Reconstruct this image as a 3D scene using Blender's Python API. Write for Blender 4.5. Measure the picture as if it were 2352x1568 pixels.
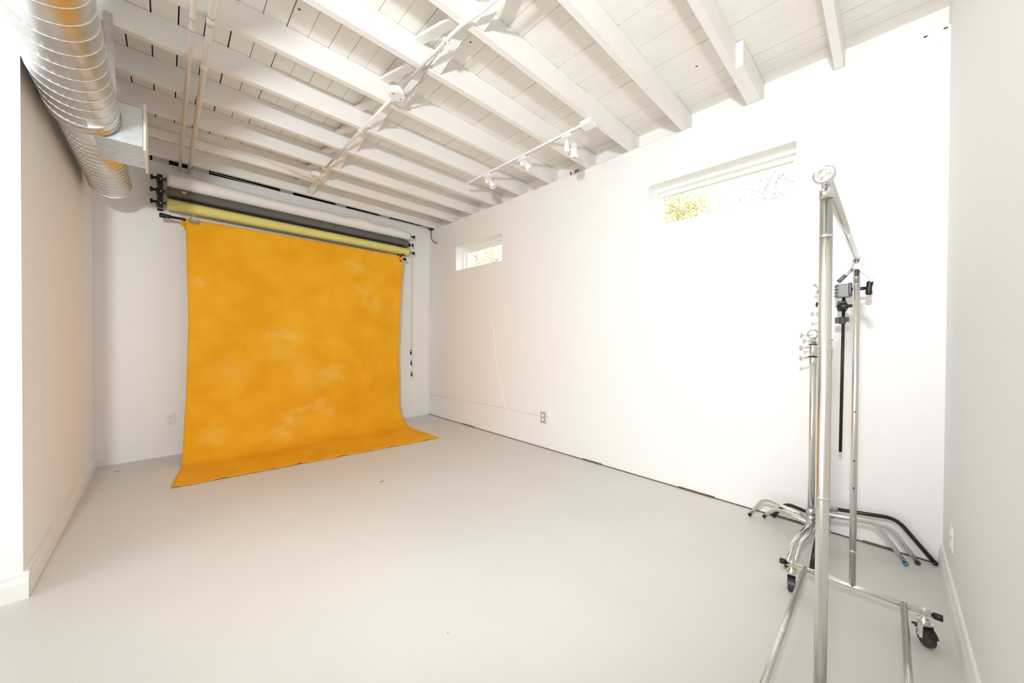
import bpy, bmesh, math, random
from mathutils import Vector, Matrix, noise
random.seed(7)
for o in list(bpy.data.objects): bpy.data.objects.remove(o)
SC = bpy.context.scene
COL = SC.collection
PI = math.pi

# ------------------------------------------------------------------ camera
F_PX, H = 827.95, 1.35
yaw, pitch, roll = (math.radians(a) for a in (43.8786, -0.497, 0.332))
fw = Vector((math.sin(yaw)*math.cos(pitch), math.cos(yaw)*math.cos(pitch), math.sin(pitch)))
rt = Vector((math.cos(yaw), -math.sin(yaw), 0)); up = rt.cross(fw)
r2 = rt*math.cos(roll)+up*math.sin(roll); u2 = -rt*math.sin(roll)+up*math.cos(roll)
cam = bpy.data.cameras.new('camera'); camo = bpy.data.objects.new('camera', cam); COL.objects.link(camo)
cam.sensor_fit = 'HORIZONTAL'; cam.sensor_width = 36; cam.lens = F_PX/2352*36; cam.clip_start = .02
camo.matrix_world = Matrix(((r2.x, u2.x, -fw.x, 0), (r2.y, u2.y, -fw.y, 0), (r2.z, u2.z, -fw.z, H), (0, 0, 0, 1)))
SC.camera = camo

# ------------------------------------------------------------------ world, lights, exposure
wd = bpy.data.worlds.new('sky'); SC.world = wd; wd.use_nodes = True
bg = wd.node_tree.nodes['Background']; bg.inputs[0].default_value = (1, .99, .975, 1); bg.inputs[1].default_value = 2.0

def add_light(name, kind, loc, energy, color, rot=(0, 0, 0), **kw):
    l = bpy.data.lights.new(name, kind); l.energy = energy; l.color = color
    for k, v in kw.items(): setattr(l, k, v)
    o = bpy.data.objects.new(name, l); COL.objects.link(o); o.location = loc; o.rotation_euler = rot
    return o
# the photographer's strobe, up on a stand behind the camera
strobe = add_light('studio_strobe_light', 'SPOT', (-.68, -.02, 2.3), 262, (.93, .97, 1), shadow_soft_size=.07, spot_size=math.radians(130), spot_blend=.55)
strobe.rotation_euler = Vector((.70, .71, .06)).to_track_quat('-Z', 'Y').to_euler()
# added fill light, unseen at the far left, standing in for daylight
add_light('added_daylight_fill', 'AREA', (-4.55, 1.4, 1.25), 30, (.90, .95, 1), (0, -PI/2, 0), shape='RECTANGLE', size=1.8, size_y=2.6)

SC.cycles.diffuse_bounces = 8; SC.cycles.max_bounces = 12; SC.cycles.glossy_bounces = 6; SC.cycles.caustics_reflective = False; SC.cycles.sample_clamp_indirect = 6
vs = SC.view_settings
vs.view_transform = 'Standard'; vs.look = 'None'; vs.gamma = 1; vs.use_curve_mapping = False; vs.exposure = 0.45
SC.display_settings.display_device = 'sRGB'

# ------------------------------------------------------------------ materials
MATS = {}
def mat(name, col, rough=.5, metal=0, var=0, vscale=8, bump=0, bscale=200, col2=None, trans=0, spec=.5, emit=None, coords='Object'):
    if name in MATS: return MATS[name]
    m = bpy.data.materials.new(name); m.use_nodes = True; nt = m.node_tree; N = nt.nodes; L = nt.links
    b = N['Principled BSDF']; b.inputs['Base Color'].default_value = (*col, 1); b.inputs['Roughness'].default_value = rough
    b.inputs['Metallic'].default_value = metal; b.inputs['Specular IOR Level'].default_value = spec
    tc = N.new('ShaderNodeTexCoord')
    if col2 or var:
        n = N.new('ShaderNodeTexNoise'); n.inputs['Scale'].default_value = vscale; n.inputs['Detail'].default_value = 6
        L.new(tc.outputs[coords], n.inputs['Vector'])
        r = N.new('ShaderNodeValToRGB'); r.color_ramp.elements[0].position = .35; r.color_ramp.elements[1].position = .65
        c2 = col2 or tuple(c*(1-var) for c in col)
        r.color_ramp.elements[0].color = (*c2, 1); r.color_ramp.elements[1].color = (*col, 1)
        L.new(n.outputs['Fac'], r.inputs['Fac']); L.new(r.outputs['Color'], b.inputs['Base Color'])
    if bump:
        n2 = N.new('ShaderNodeTexNoise'); n2.inputs['Scale'].default_value = bscale; n2.inputs['Detail'].default_value = 4
        L.new(tc.outputs[coords], n2.inputs['Vector'])
        bp = N.new('ShaderNodeBump'); bp.inputs['Strength'].default_value = bump; bp.inputs['Distance'].default_value = .004
        L.new(n2.outputs['Fac'], bp.inputs['Height']); L.new(bp.outputs['Normal'], b.inputs['Normal'])
    if trans: b.inputs['Transmission Weight'].default_value = trans
    if emit: b.inputs['Emission Color'].default_value = (*emit[0], 1); b.inputs['Emission Strength'].default_value = emit[1]
    MATS[name] = m; return m

M_wall = mat('wall_paint', (.92, .915, .905), .65, bump=.15, bscale=160)
M_brick = mat('masonry_paint', (.90, .898, .89), .6, bump=.3, bscale=70)
M_trim = mat('trim_paint', (.88, .875, .86), .45)
M_deck = mat('ceiling_paint', (.855, .815, .75), .6, var=.05, vscale=5, bump=.3, bscale=60)
M_joist = mat('joist_paint', (.86, .845, .82), .6, var=.03, vscale=4, bump=.25, bscale=50)
M_void = mat('roof_void', (.02, .017, .014), .9)
M_gapwood = mat('bare_wood_edge', (.17, .125, .09), .8, var=.4, vscale=12)
M_floor = mat('floor_paint', (.70, .68, .645), .42, var=.035, vscale=1.6, bump=.12, bscale=90, spec=.35)
M_galv = mat('galvanised_steel', (.74, .745, .73), .36, 1, var=.06, vscale=14)
M_galv2 = mat('zinc_sheet', (.72, .75, .78), .33, 1, var=.12, vscale=25)
M_seam = mat('duct_seam', (.78, .80, .78), .35, 1)
M_chrome = mat('chrome', (.80, .80, .785), .12, 1)
M_steel = mat('nickel_tube', (.74, .73, .70), .22, 1)
M_cast = mat('cast_zinc', (.62, .64, .66), .35, 1, var=.2, vscale=60)
M_black = mat('black_plastic', (.012, .012, .013), .38)
M_blackmetal = mat('black_steel', (.015, .014, .015), .3)
M_rubber = mat('caster_rubber', (.035, .033, .036), .55)
M_tape = mat('grey_tape', (.07, .085, .09), .6)
M_white = mat('white_metal', (.88, .88, .87), .35)
M_pipe = mat('painted_pipe', (.83, .79, .735), .45)
M_pw = mat('white_paper', (.85, .82, .80), .7)
M_pg = mat('grey_paper', (.135, .127, .115), .75, var=.12, vscale=7)
M_py = mat('yellow_paper', (.80, .705, .22), .75, var=.06, vscale=10)
M_core = mat('cardboard_core', (.42, .30, .19), .8)
M_label = mat('salmon_label', (.85, .43, .33), .6)
M_almond = mat('almond_plate', (.52, .43, .30), .5)
M_outw = mat('outlet_white', (.86, .85, .83), .35)
M_dark = mat('socket_dark', (.03, .03, .03), .6)
M_blue = mat('blue_foot', (.05, .22, .35), .5)
M_red = mat('red_wire_nut', (.6, .04, .03), .5)
M_tan = mat('tan_scrap', (.35, .27, .17), .8)
M_copper = mat('warm_nickel', (.80, .72, .62), .15, 1)
M_bark = mat('bark', (.62, .58, .50), .9, var=.3, vscale=20)
M_grass = mat('lawn', (.25, .3, .1), .9, var=.3, vscale=3)

def leafmat(name, col):
    m = bpy.data.materials.new(name); m.use_nodes = True; nt = m.node_tree; N = nt.nodes; L = nt.links
    out = N['Material Output']; N.remove(N['Principled BSDF'])
    d = N.new('ShaderNodeBsdfDiffuse'); t = N.new('ShaderNodeBsdfTranslucent'); x = N.new('ShaderNodeMixShader')
    oi = N.new('ShaderNodeTexCoord'); n = N.new('ShaderNodeTexNoise'); n.inputs['Scale'].default_value = 3
    r = N.new('ShaderNodeValToRGB'); r.color_ramp.elements[0].position = .4; r.color_ramp.elements[1].position = .6
    r.color_ramp.elements[0].color = (*col, 1); r.color_ramp.elements[1].color = (col[0]*.75, col[1]*.9, col[2]*.7, 1)
    L.new(oi.outputs['Object'], n.inputs['Vector']); L.new(n.outputs['Fac'], r.inputs['Fac'])
    L.new(r.outputs['Color'], d.inputs['Color']); L.new(r.outputs['Color'], t.inputs['Color'])
    x.inputs[0].default_value = .5; L.new(d.outputs[0], x.inputs[1]); L.new(t.outputs[0], x.inputs[2]); L.new(x.outputs[0], out.inputs['Surface'])
    return m
M_leaf = leafmat('leaf_yellow', (.62, .53, .10)); M_leaf2 = leafmat('leaf_pale', (.24, .24, .22))

def glassmat():
    m = bpy.data.materials.new('window_glass'); m.use_nodes = True; nt = m.node_tree; N = nt.nodes; L = nt.links
    out = N['Material Output']; N.remove(N['Principled BSDF'])
    t = N.new('ShaderNodeBsdfTransparent'); g = N.new('ShaderNodeBsdfGlossy'); g.inputs['Roughness'].default_value = .02
    x = N.new('ShaderNodeMixShader'); x.inputs[0].default_value = .05
    L.new(t.outputs[0], x.inputs[1]); L.new(g.outputs[0], x.inputs[2]); L.new(x.outputs[0], out.inputs['Surface'])
    return m
M_glass = glassmat()

BLOTS = [(1.099, 1.36, .30, .16, .75), (1.644, .824, .36, .18, .65), (1.995, 2.372, .28, .14, .6), (1.03, .17, .17, .13, .8), (1.17, .30, .16, .12, .85), (1.32, .42, .2, .12, .7), (1.5, .44, .2, .12, .6), (1.62, .33, .16, .12, .6),
         (.39, .23, .2, .14, .55), (.55, .92, .34, .24, .4), (2.25, 1.84, .26, .2, .45), (1.33, .85, .26, .4, .35), (2.09, 2.05, .18, .14, .5), (1.05, 1.15, .4, .2, .35)]
def fabricmat():
    m = bpy.data.materials.new('mottled_muslin'); m.use_nodes = True; nt = m.node_tree; N = nt.nodes; L = nt.links
    b = N['Principled BSDF']; b.inputs['Roughness'].default_value = .85; b.inputs['Specular IOR Level'].default_value = .15
    tc = N.new('ShaderNodeTexCoord')
    n1 = N.new('ShaderNodeTexNoise'); n1.inputs['Scale'].default_value = 2.6; n1.inputs['Detail'].default_value = 7; n1.inputs['Roughness'].default_value = .62
    n2 = N.new('ShaderNodeTexNoise'); n2.inputs['Scale'].default_value = 1.5; n2.inputs['Detail'].default_value = 9; n2.inputs['Roughness'].default_value = .6; n2.inputs['Distortion'].default_value = .6
    L.new(tc.outputs['Object'], n1.inputs['Vector'])
    mp = N.new('ShaderNodeMapping'); mp.inputs['Location'].default_value = (3.1, 7.7, 1.9); L.new(tc.outputs['Object'], mp.inputs['Vector']); L.new(mp.outputs[0], n2.inputs['Vector'])
    r1 = N.new('ShaderNodeValToRGB'); e = r1.color_ramp.elements
    e[0].position = .38; e[0].color = (.84, .385, .012, 1); e[1].position = .66; e[1].color = (.93, .465, .024, 1)
    r2_ = N.new('ShaderNodeValToRGB'); e = r2_.color_ramp.elements
    e[0].position = .60; e[0].color = (0, 0, 0, 1); e[1].position = .80; e[1].color = (1, 1, 1, 1)
    mx = N.new('ShaderNodeMix'); mx.data_type = 'RGBA'; mx.inputs[7].default_value = (.92, .56, .11, 1)
    L.new(n1.outputs['Fac'], r1.inputs['Fac']); L.new(n2.outputs['Fac'], r2_.inputs['Fac'])
    # dye-lightened smudges with ragged edges
    n4 = N.new('ShaderNodeTexNoise'); n4.inputs['Scale'].default_value = 7; n4.inputs['Detail'].default_value = 6; L.new(tc.outputs['Object'], n4.inputs['Vector'])
    sub = N.new('ShaderNodeVectorMath'); sub.operation = 'SUBTRACT'; sub.inputs[1].default_value = (.5, .5, .5); L.new(n4.outputs['Color'], sub.inputs[0])
    scl = N.new('ShaderNodeVectorMath'); scl.operation = 'SCALE'; scl.inputs['Scale'].default_value = .34; L.new(sub.outputs[0], scl.inputs[0])
    wv = N.new('ShaderNodeVectorMath'); wv.operation = 'ADD'; L.new(tc.outputs['Object'], wv.inputs[0]); L.new(scl.outputs[0], wv.inputs[1])
    acc = r2_.outputs['Color']
    for (bx, bz, sx, sz, st) in BLOTS:
        mpb = N.new('ShaderNodeMapping'); mpb.vector_type = 'POINT'
        mpb.inputs['Location'].default_value = (-(bx-1.4)/sx, 0, -bz/sz); mpb.inputs['Scale'].default_value = (1/sx, 0, 1/sz); L.new(wv.outputs[0], mpb.inputs['Vector'])
        ln = N.new('ShaderNodeVectorMath'); ln.operation = 'LENGTH'; L.new(mpb.outputs[0], ln.inputs[0])
        mr = N.new('ShaderNodeMapRange'); mr.interpolation_type = 'SMOOTHSTEP'; mr.inputs['From Min'].default_value = 1; mr.inputs['From Max'].default_value = 0; mr.inputs['To Min'].default_value = 0; mr.inputs['To Max'].default_value = st
        L.new(ln.outputs['Value'], mr.inputs['Value'])
        ad = N.new('ShaderNodeMath'); ad.operation = 'MAXIMUM'; L.new(acc, ad.inputs[0]); L.new(mr.outputs[0], ad.inputs[1]); acc = ad.outputs[0]
    L.new(acc, mx.inputs[0]); L.new(r1.outputs['Color'], mx.inputs[6]); L.new(mx.outputs[2], b.inputs['Base Color'])
    n3 = N.new('ShaderNodeTexNoise'); n3.inputs['Scale'].default_value = 9; n3.inputs['Detail'].default_value = 5
    L.new(tc.outputs['Object'], n3.inputs['Vector']); bp = N.new('ShaderNodeBump'); bp.inputs['Strength'].default_value = .25; bp.inputs['Distance'].default_value = .01
    L.new(n3.outputs['Fac'], bp.inputs['Height']); L.new(bp.outputs['Normal'], b.inputs['Normal'])
    return m
M_fabric = fabricmat()

# ------------------------------------------------------------------ mesh helpers
class MB:
    def __init__(s): s.bm = bmesh.new()
    def box(s, x0, x1, y0, y1, z0, z1, bev=0, M=None, seg=1):
        vs_ = [s.bm.verts.new(v) for v in ((x0,y0,z0),(x1,y0,z0),(x1,y1,z0),(x0,y1,z0),(x0,y0,z1),(x1,y0,z1),(x1,y1,z1),(x0,y1,z1))]
        if M:
            for v in vs_: v.co = M @ v.co
        fs = [s.bm.faces.new([vs_[i] for i in f]) for f in ((3,2,1,0),(4,5,6,7),(0,1,5,4),(1,2,6,5),(2,3,7,6),(3,0,4,7))]
        if bev:
            es = {e for f in fs for e in f.edges}
            bmesh.ops.bevel(s.bm, geom=list(es), offset=bev, segments=seg, affect='EDGES', profile=.5)
        return s
    def hexa(s, pts):
        v = [s.bm.verts.new(p) for p in pts]
        for f in ((3,2,1,0),(4,5,6,7),(0,1,5,4),(1,2,6,5),(2,3,7,6),(3,0,4,7)): s.bm.faces.new([v[i] for i in f])
        return s
    def tube(s, pts, r, n=12, cap=True, closed=False):
        pts = [Vector(p) for p in pts]; k = len(pts)
        rs = r if isinstance(r, (list, tuple)) else [r]*k
        rings = []; ref = None
        for i, p in enumerate(pts):
            a = pts[i-1] if i > 0 else (pts[-1] if closed else p); b = pts[i+1] if i < k-1 else (pts[0] if closed else p)
            d = (b-a)
            if i > 0 and i < k-1:
                d = (p-a).normalized()+(b-p).normalized()
            d = d.normalized() if d.length > 1e-9 else Vector((0,0,1))
            if ref is None:
                ref = Vector((0,0,1)) if abs(d.z) < .9 else Vector((1,0,0))
            x = (ref - d*ref.dot(d)).normalized(); y = d.cross(x); ref = x
            rings.append([s.bm.verts.new(p+(x*math.cos(2*PI*j/n)+y*math.sin(2*PI*j/n))*rs[i]) for j in range(n)])
        m = k if closed else k-1
        for i in range(m):
            A, B = rings[i], rings[(i+1) % k]
            for j in range(n):
                f = s.bm.faces.new((A[j], A[(j+1) % n], B[(j+1) % n], B[j])); f.smooth = True
        if cap and not closed:
            s.bm.faces.new(list(reversed(rings[0]))); s.bm.faces.new(rings[-1])
        return s
    def lathe(s, o, d, prof, n=20):
        # prof: (distance along d, radius); sharp profile corners doubled by the caller where wanted
        o = Vector(o); d = Vector(d).normalized()
        x = d.orthogonal().normalized(); y = d.cross(x); rings = []
        for t, r in prof:
            rings.append([s.bm.verts.new(o+d*t+(x*math.cos(2*PI*j/n)+y*math.sin(2*PI*j/n))*max(r, 1e-5)) for j in range(n)])
        for A, B in zip(rings, rings[1:]):
            for j in range(n):
                f = s.bm.faces.new((A[j], A[(j+1) % n], B[(j+1) % n], B[j])); f.smooth = True
        s.bm.faces.new(list(reversed(rings[0]))); s.bm.faces.new(rings[-1])
        return s
    def ball(s, c, r, u=12, v=8, sc=(1,1,1)):
        bmesh.ops.create_uvsphere(s.bm, u_segments=u, v_segments=v, radius=r, matrix=Matrix.Translation(c) @ Matrix.Diagonal((*sc, 1)))
        return s
    def extr(s, poly, axis, a, b):
        # polygon of 2d points extruded along axis (0,1,2)
        def P(q, t):
            l = list(q); l.insert(axis, t); return l
        A = [s.bm.verts.new(P(q, a)) for q in poly]; B = [s.bm.verts.new(P(q, b)) for q in poly]; n = len(poly)
        s.bm.faces.new(A); s.bm.faces.new(list(reversed(B)))
        for i in range(n): s.bm.faces.new((A[i], B[i], B[(i+1) % n], A[(i+1) % n]))
        return s

def origin_of(p):
    v = Vector((0, 0, 0))
    while p: v += p.location; p = p.parent
    return v
def put(name, mb, m, parent=None, at=None, smooth=None, label=None):
    """link mb as one mesh object; vertices were given in room coordinates"""
    bm = mb.bm
    bmesh.ops.recalc_face_normals(bm, faces=bm.faces)
    off = origin_of(parent) if parent else Vector(at or (0, 0, 0))
    if off.length: bmesh.ops.translate(bm, verts=bm.verts, vec=-off)
    if smooth is not None:
        for f in bm.faces: f.smooth = smooth
    me = bpy.data.meshes.new(name); bm.to_mesh(me); bm.free()
    for mm in (m if isinstance(m, (list, tuple)) else [m]): me.materials.append(mm)
    o = bpy.data.objects.new(name, me); COL.objects.link(o)
    if parent: o.parent = parent
    else: o.location = off
    if label: o['label'] = label
    return o
def tag(o, label, cat, group=None):
    o['label'] = label; o['category'] = cat
    if group: o['group'] = group
    return o
def thing(name, label, cat, loc, group=None):
    o = bpy.data.objects.new(name, None); COL.objects.link(o); o.location = loc; o.empty_display_size = .05
    return tag(o, label, cat, group)
def struct(o, label=None):
    o['kind'] = 'structure'
    if label: o['label'] = label
    return o
def sbox(name, m, *a, parent=None, bev=0):
    o = put(name, MB().box(*a, bev=bev), m, parent)
    return o if parent else struct(o)

# ------------------------------------------------------------------ measures of the room
W, D = 3.362, 5.622          # right wall plane x, back wall plane y
LW, YF, YR = -.53, -.245, 3.07   # left wall plane x, front wall plane y, return wall plane y
XL = -4.6
ZT = 3.228                   # top of the masonry on the right
def zj(x): return 3.266-.0105*x     # underside of the joists
JD = .18                     # joist depth
JY = [.271, .794, 1.303, 1.815, 2.319, 2.864, 3.369, 3.883, 4.396, 4.910, 5.43]   # far lower edge of each joist
JW = .046

# ------------------------------------------------------------------ floor
fl = struct(put('floor', MB().box(XL, W+.3, YF-.1, D+.1, -.12, 0), M_floor), 'smooth grey beige painted concrete floor')
# ------------------------------------------------------------------ walls
# masonry on the right: one part for each painted course, with the two high windows left open
wr = struct(put('wall_right', MB().box(W+.0016, W+.30, YF, .478, 0, ZT-.004).box(W+.0016, W+.30, 1.607, 3.707, 0, ZT-.004).box(W+.0016, W+.30, 4.808, D, 0, ZT-.004)
     .box(W+.0016, W+.30, .478, 1.607, 0, 2.424).box(W+.0016, W+.30, .478, 1.607, 2.822, ZT-.004)
     .box(W+.0016, W+.30, 3.707, 4.808, 0, 2.424).box(W+.0016, W+.30, 3.707, 4.808, 2.806, ZT-.004), M_brick), 'white painted masonry wall with two high windows')
WIN = [(.478, 1.607, 2.424, 2.822), (3.707, 4.808, 2.424, 2.806)]
ch = .1418; z = .008; k = 0
while z < ZT-.01:
    z1 = min(z+ch, ZT)
    if ZT-z1 < .05: z1 = ZT
    j = .0007
    segs = [(YF, D)]
    mb = MB()
    # cut the course where a window takes its place
    cuts = sorted({z, z1} | {q for w in WIN for q in w[2:] if z < q < z1})
    for a, b in zip(cuts, cuts[1:]):
        zz = (a+b)/2; ys = [YF]
        for w in WIN:
            if w[2] < zz < w[3]: ys += [w[0], w[1]]
        ys.append(D)
        for i in range(0, len(ys), 2):
            n = max(1, int((ys[i+1]-ys[i])/.42))
            off = random.uniform(-.0002, .0002)
            lo = a+(j if a == z else 0); hi = b-(j if b == z1 and z1 < ZT else 0)
            mb.box(W+off, W+.0018, ys[i], ys[i+1], lo, hi, bev=0)
    put('masonry_course', mb, M_brick, wr)
    z = z1; k += 1
# dark seam at the foot of the masonry
put('base_gap', MB().box(W-.004, W+.01, YF, D, .0, .008), M_gapwood, wr)
random.seed(21)
for (a, b) in ((1.0, 1.3), (.42, .62), (2.1, 2.35), (4.3, 4.6), (-.05, .1)):
    put('chipped_edge', MB().box(W-.007, W+.004, a, b, .002, .016, bev=.002), M_gapwood, wr)
# filled cracks in the paint
M_fill = mat('crack_filler', (.93, .925, .915), .55)
def crack(pts, w):
    mb = MB(); dense = []
    for (a, b) in zip(pts, pts[1:]):
        for i in range(5):
            t = i/5; dense.append((a[0]+(b[0]-a[0])*t+random.uniform(-.006, .006), a[1]+(b[1]-a[1])*t))
    dense.append(pts[-1])
    mb.tube([(W+.0005, y, z) for y, z in dense], [w*random.uniform(.5, 1) for _ in dense], n=6)
    put('crack_filler', mb, M_fill, wr)
crack([(3.912, 1.608), (3.863, 1.391), (3.843, 1.206), (3.86, 1.051), (3.766, .872), (3.692, .666), (3.673, .517), (3.583, .35), (3.539, .209)], .006)
crack([(3.964, 2.11), (3.90, 2.0), (3.867, 1.946)], .004)
crack([(3.684, 1.872), (3.63, 1.77), (3.594, 1.66)], .0045)
crack([(4.482, 2.197), (4.447, 2.026)], .004)
crack([(3.30, 2.0), (3.29, 1.9)], .003)
put('top_gap', MB().box(W-.002, W+.02, -.235, -.215, 3.212, 3.222, bev=.003).box(W-.002, W+.02, -.155, -.135, 3.208, 3.218, bev=.003), M_void, wr)

wb = struct(put('wall_back', MB().box(LW-.15, W+.3, D, D+.12, 0, 3.285), M_wall), 'smooth white back wall behind the orange backdrop')
# cream packing blocks over the back wall, with black slots between them
slots = [(-.53, -.12), (-.10, .032), (.231, .379), (1.115, 1.257), (1.818, 1.953), (2.489, 2.635), (3.256, 3.48)]
for a, b in slots: put('packing_block', MB().box(a, b, D+.008, D+.1, 3.285, 3.44), M_deck, wb)
put('dark_gap', MB().box(LW, W+.12, D+.115, D+.16, 3.2, 3.47), M_void, wb)
mb = MB().extr([(.40, 3.287), (1.0, 3.287), (1.10, 3.31), (.40, 3.335), (.392, 3.33), (.9, 3.304), (.40, 3.292)], 1, D+.055, D+.06); put('loose_strip', mb, M_white, wb)

struct(put('wall_left', MB().box(LW-.12, LW, YR, D, 0, 3.46), M_wall), 'plain white wall beside the backdrop under the duct')
struct(put('wall_return', MB().box(XL, LW-.12, YR, YR+.12, 0, 3.46), M_wall), 'white wall end facing the camera at the left edge')
struct(put('wall_front', MB().box(XL, W+.3, YF-.12, YF, 0, 3.46), mat('partition_paint', (.84, .845, .85), .6, bump=.1, bscale=160)), 'plain white partition wall at the right edge')
# unseen end wall on the left, with a window added for the fill light
wl = struct(put('wall_far', MB().box(XL-.12, XL, YF, YR, 0, .35).box(XL-.12, XL, YF, YR, 2.95, 3.46).box(XL-.12, XL, YF, .05, .35, 2.95).box(XL-.12, XL, 2.75, YR, .35, 2.95), M_wall), 'white end wall with an added wide window')
struct(put('window_3', MB().box(XL-.1, XL-.04, .05, 2.75, .35, .41).box(XL-.1, XL-.04, .05, 2.75, 2.89, 2.95).box(XL-.1, XL-.04, .05, .11, .35, 2.95).box(XL-.1, XL-.04, 2.69, 2.75, .35, 2.95).box(XL-.1, XL-.04, 1.37, 1.43, .35, 2.95), M_trim), 'added wide window frame at the unseen far end')

def baseboard(name, pts, h, t, lab):
    # pts: floor line of the wall (2d), board offset to its left-hand normal
    mb = MB()
    for (x0, y0), (x1, y1), (nx, ny) in pts:
        prof = [(0, 0), (t, 0), (t, h*.62), (t*.8, h*.72), (t*.62, h*.80), (t*.62, h*.94), (t*.4, h), (0, h)]
        A = [mb.bm.verts.new((x0+nx*a, y0+ny*a, b)) for a, b in prof]; B = [mb.bm.verts.new((x1+nx*a, y1+ny*a, b)) for a, b in prof]
        mb.bm.faces.new(A); mb.bm.faces.new(list(reversed(B)))
        for i in range(len(prof)): mb.bm.faces.new((A[i], B[i], B[(i+1) % len(prof)], A[(i+1) % len(prof)]))
    return struct(put(name, mb, M_trim), lab)
baseboard('baseboard_left', [((LW, YR), (LW, D), (1, 0))], .135, .02, 'white moulded baseboard along the left wall')
baseboard('baseboard_return', [((XL, YR), (LW+.02, YR), (0, -1))], .135, .02, 'white baseboard wrapping the wall end')
baseboard('baseboard_front', [((XL, YF), (W, YF), (0, 1))], .135, .018, 'white moulded baseboard along the right partition')

# ------------------------------------------------------------------ ceiling: roof slab, deck planks, joists, bridging
def zd(x): return zj(x)+JD
cl = struct(put('ceiling', MB().hexa([(XL, YF-.1, zd(XL)+.03), (W+.3, YF-.1, zd(W+.3)+.03), (W+.3, D+.16, zd(W+.3)+.03), (XL, D+.16, zd(XL)+.03),
     (XL, YF-.1, zd(XL)+.12), (W+.3, YF-.1, zd(W+.3)+.12), (W+.3, D+.16, zd(W+.3)+.12), (XL, D+.16, zd(XL)+.12)]), M_void), 'open ceiling of white painted joists and deck boards')
random.seed(5)
x = W+.12; pw = .1315
wide = {2: .0055, 5: .007, 9: .006, 12: .005}
i = 0
while x > XL+.05:
    a = x-pw
    gl0, gl1 = (random.choice((.0012, .0016, .0022, .003, .0042)) for _ in range(2))
    if x < 1.9: gl0, gl1 = (random.choice((.002, .003, .004, .005)) for _ in range(2))
    if x < .75 and random.random() < .85: gl0 = gl1 = random.uniform(.0065, .0085)
    if i in wide: gl0 = wide[i]
    dz = random.uniform(-.0015, .0015)
    y0, y1 = YF, D+.1
    if a < LW-.12: y1 = YR+.06
    mb = MB().hexa([(a+gl0, y0, zd(a)+dz), (x, y0, zd(x)+dz), (x, y1, zd(x)+dz), (a+gl1, y1, zd(a)+dz),
                    (a+gl0, y0, zd(a)+.028), (x, y0, zd(x)+.028), (x, y1, zd(x)+.028), (a+gl1, y1, zd(a)+.028)])
    put('deck_plank', mb, M_deck, cl)
    x = a; i += 1
# knot holes and torn spots in the planks
for (kx, ky) in ((.62, 2.62), (.95, 2.93), (1.55, 2.05), (.28, 3.06), (.33, 3.52), (2.9, 1.02), (.86, 3.45)):
    put('knot', MB().lathe((kx, ky, zd(kx)-.0025), (0, 0, 1), [(0, .006), (.003, .009)], 8), M_gapwood, cl)
for ji, y in enumerate(JY):
    x0 = LW if y > YR else XL; x1 = W+.12
    a, b = y-JW, y
    bw = random.uniform(-.003, .003)
    put('joist', MB().hexa([(x0, a, zj(x0)), (x1, a, zj(x1)), (x1, b, zj(x1)), (x0, b, zj(x0)), (x0, a+bw*.3, zd(x0)-.002), (x1, a, zd(x1)-.002), (x1, b, zd(x1)-.002), (x0, b, zd(x0)-.002)]), M_joist, cl)
# sister board beside the second joist
put('sister_board', MB().hexa([(2.862, JY[1]-JW-.044, zj(2.862)-.003), (W+.12, JY[1]-JW-.044, zj(W)-.001), (W+.12, JY[1]-JW, zj(W)-.001), (2.862, JY[1]-JW, zj(2.862)-.003),
     (2.862, JY[1]-JW-.044, zd(2.862)-.006), (W+.12, JY[1]-JW-.044, zd(W)-.006), (W+.12, JY[1]-JW, zd(W)-.006), (2.862, JY[1]-JW, zd(2.862)-.006)]), M_joist, cl)
# frieze boards closing each bay above the masonry
fy = [YF]+[q for y in JY for q in (y-JW, y)]+[D]
for i in range(0, len(fy), 2):
    put('frieze_board', MB().box(W+.12, W+.16, fy[i], fy[i+1], ZT-.03, zd(W)+.02), M_brick, cl)
    if fy[i] > 2.3 and i:
        put('bearing_block', MB().box(W+.03, W+.118, fy[i]+.001, fy[i]+.03, ZT-.02, zd(W)-.012), M_deck, cl)
# cross bridging at mid span
def brace(x, ya, za, yb, zb, w=.066, t=.02):
    d = Vector((0, yb-ya, zb-za)); L_ = d.length; d.normalize(); n = Vector((0, -d.z, d.y))
    c = Vector((x, ya, za)); P = []
    for s in (-1, 1):
        q = [c+Vector((-w/2, 0, 0))+n*s*t/2, c+Vector((w/2, 0, 0))+n*s*t/2, c+d*L_+Vector((w/2, 0, 0))+n*s*t/2, c+d*L_+Vector((-w/2, 0, 0))+n*s*t/2]; P += q
    put('bridging_brace', MB().hexa(P), M_joist, cl)
for i in range(1, len(JY)-1):
    ya, yb = JY[i]+.004, JY[i+1]-JW-.004
    zb_, zt_ = zj(1.35)+.02, zd(1.35)-.022
    xo = random.uniform(-.01, .01)
    brace(1.262+xo, ya, zb_, yb, zt_); brace(1.40+xo, ya, zt_, yb, zb_)

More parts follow.
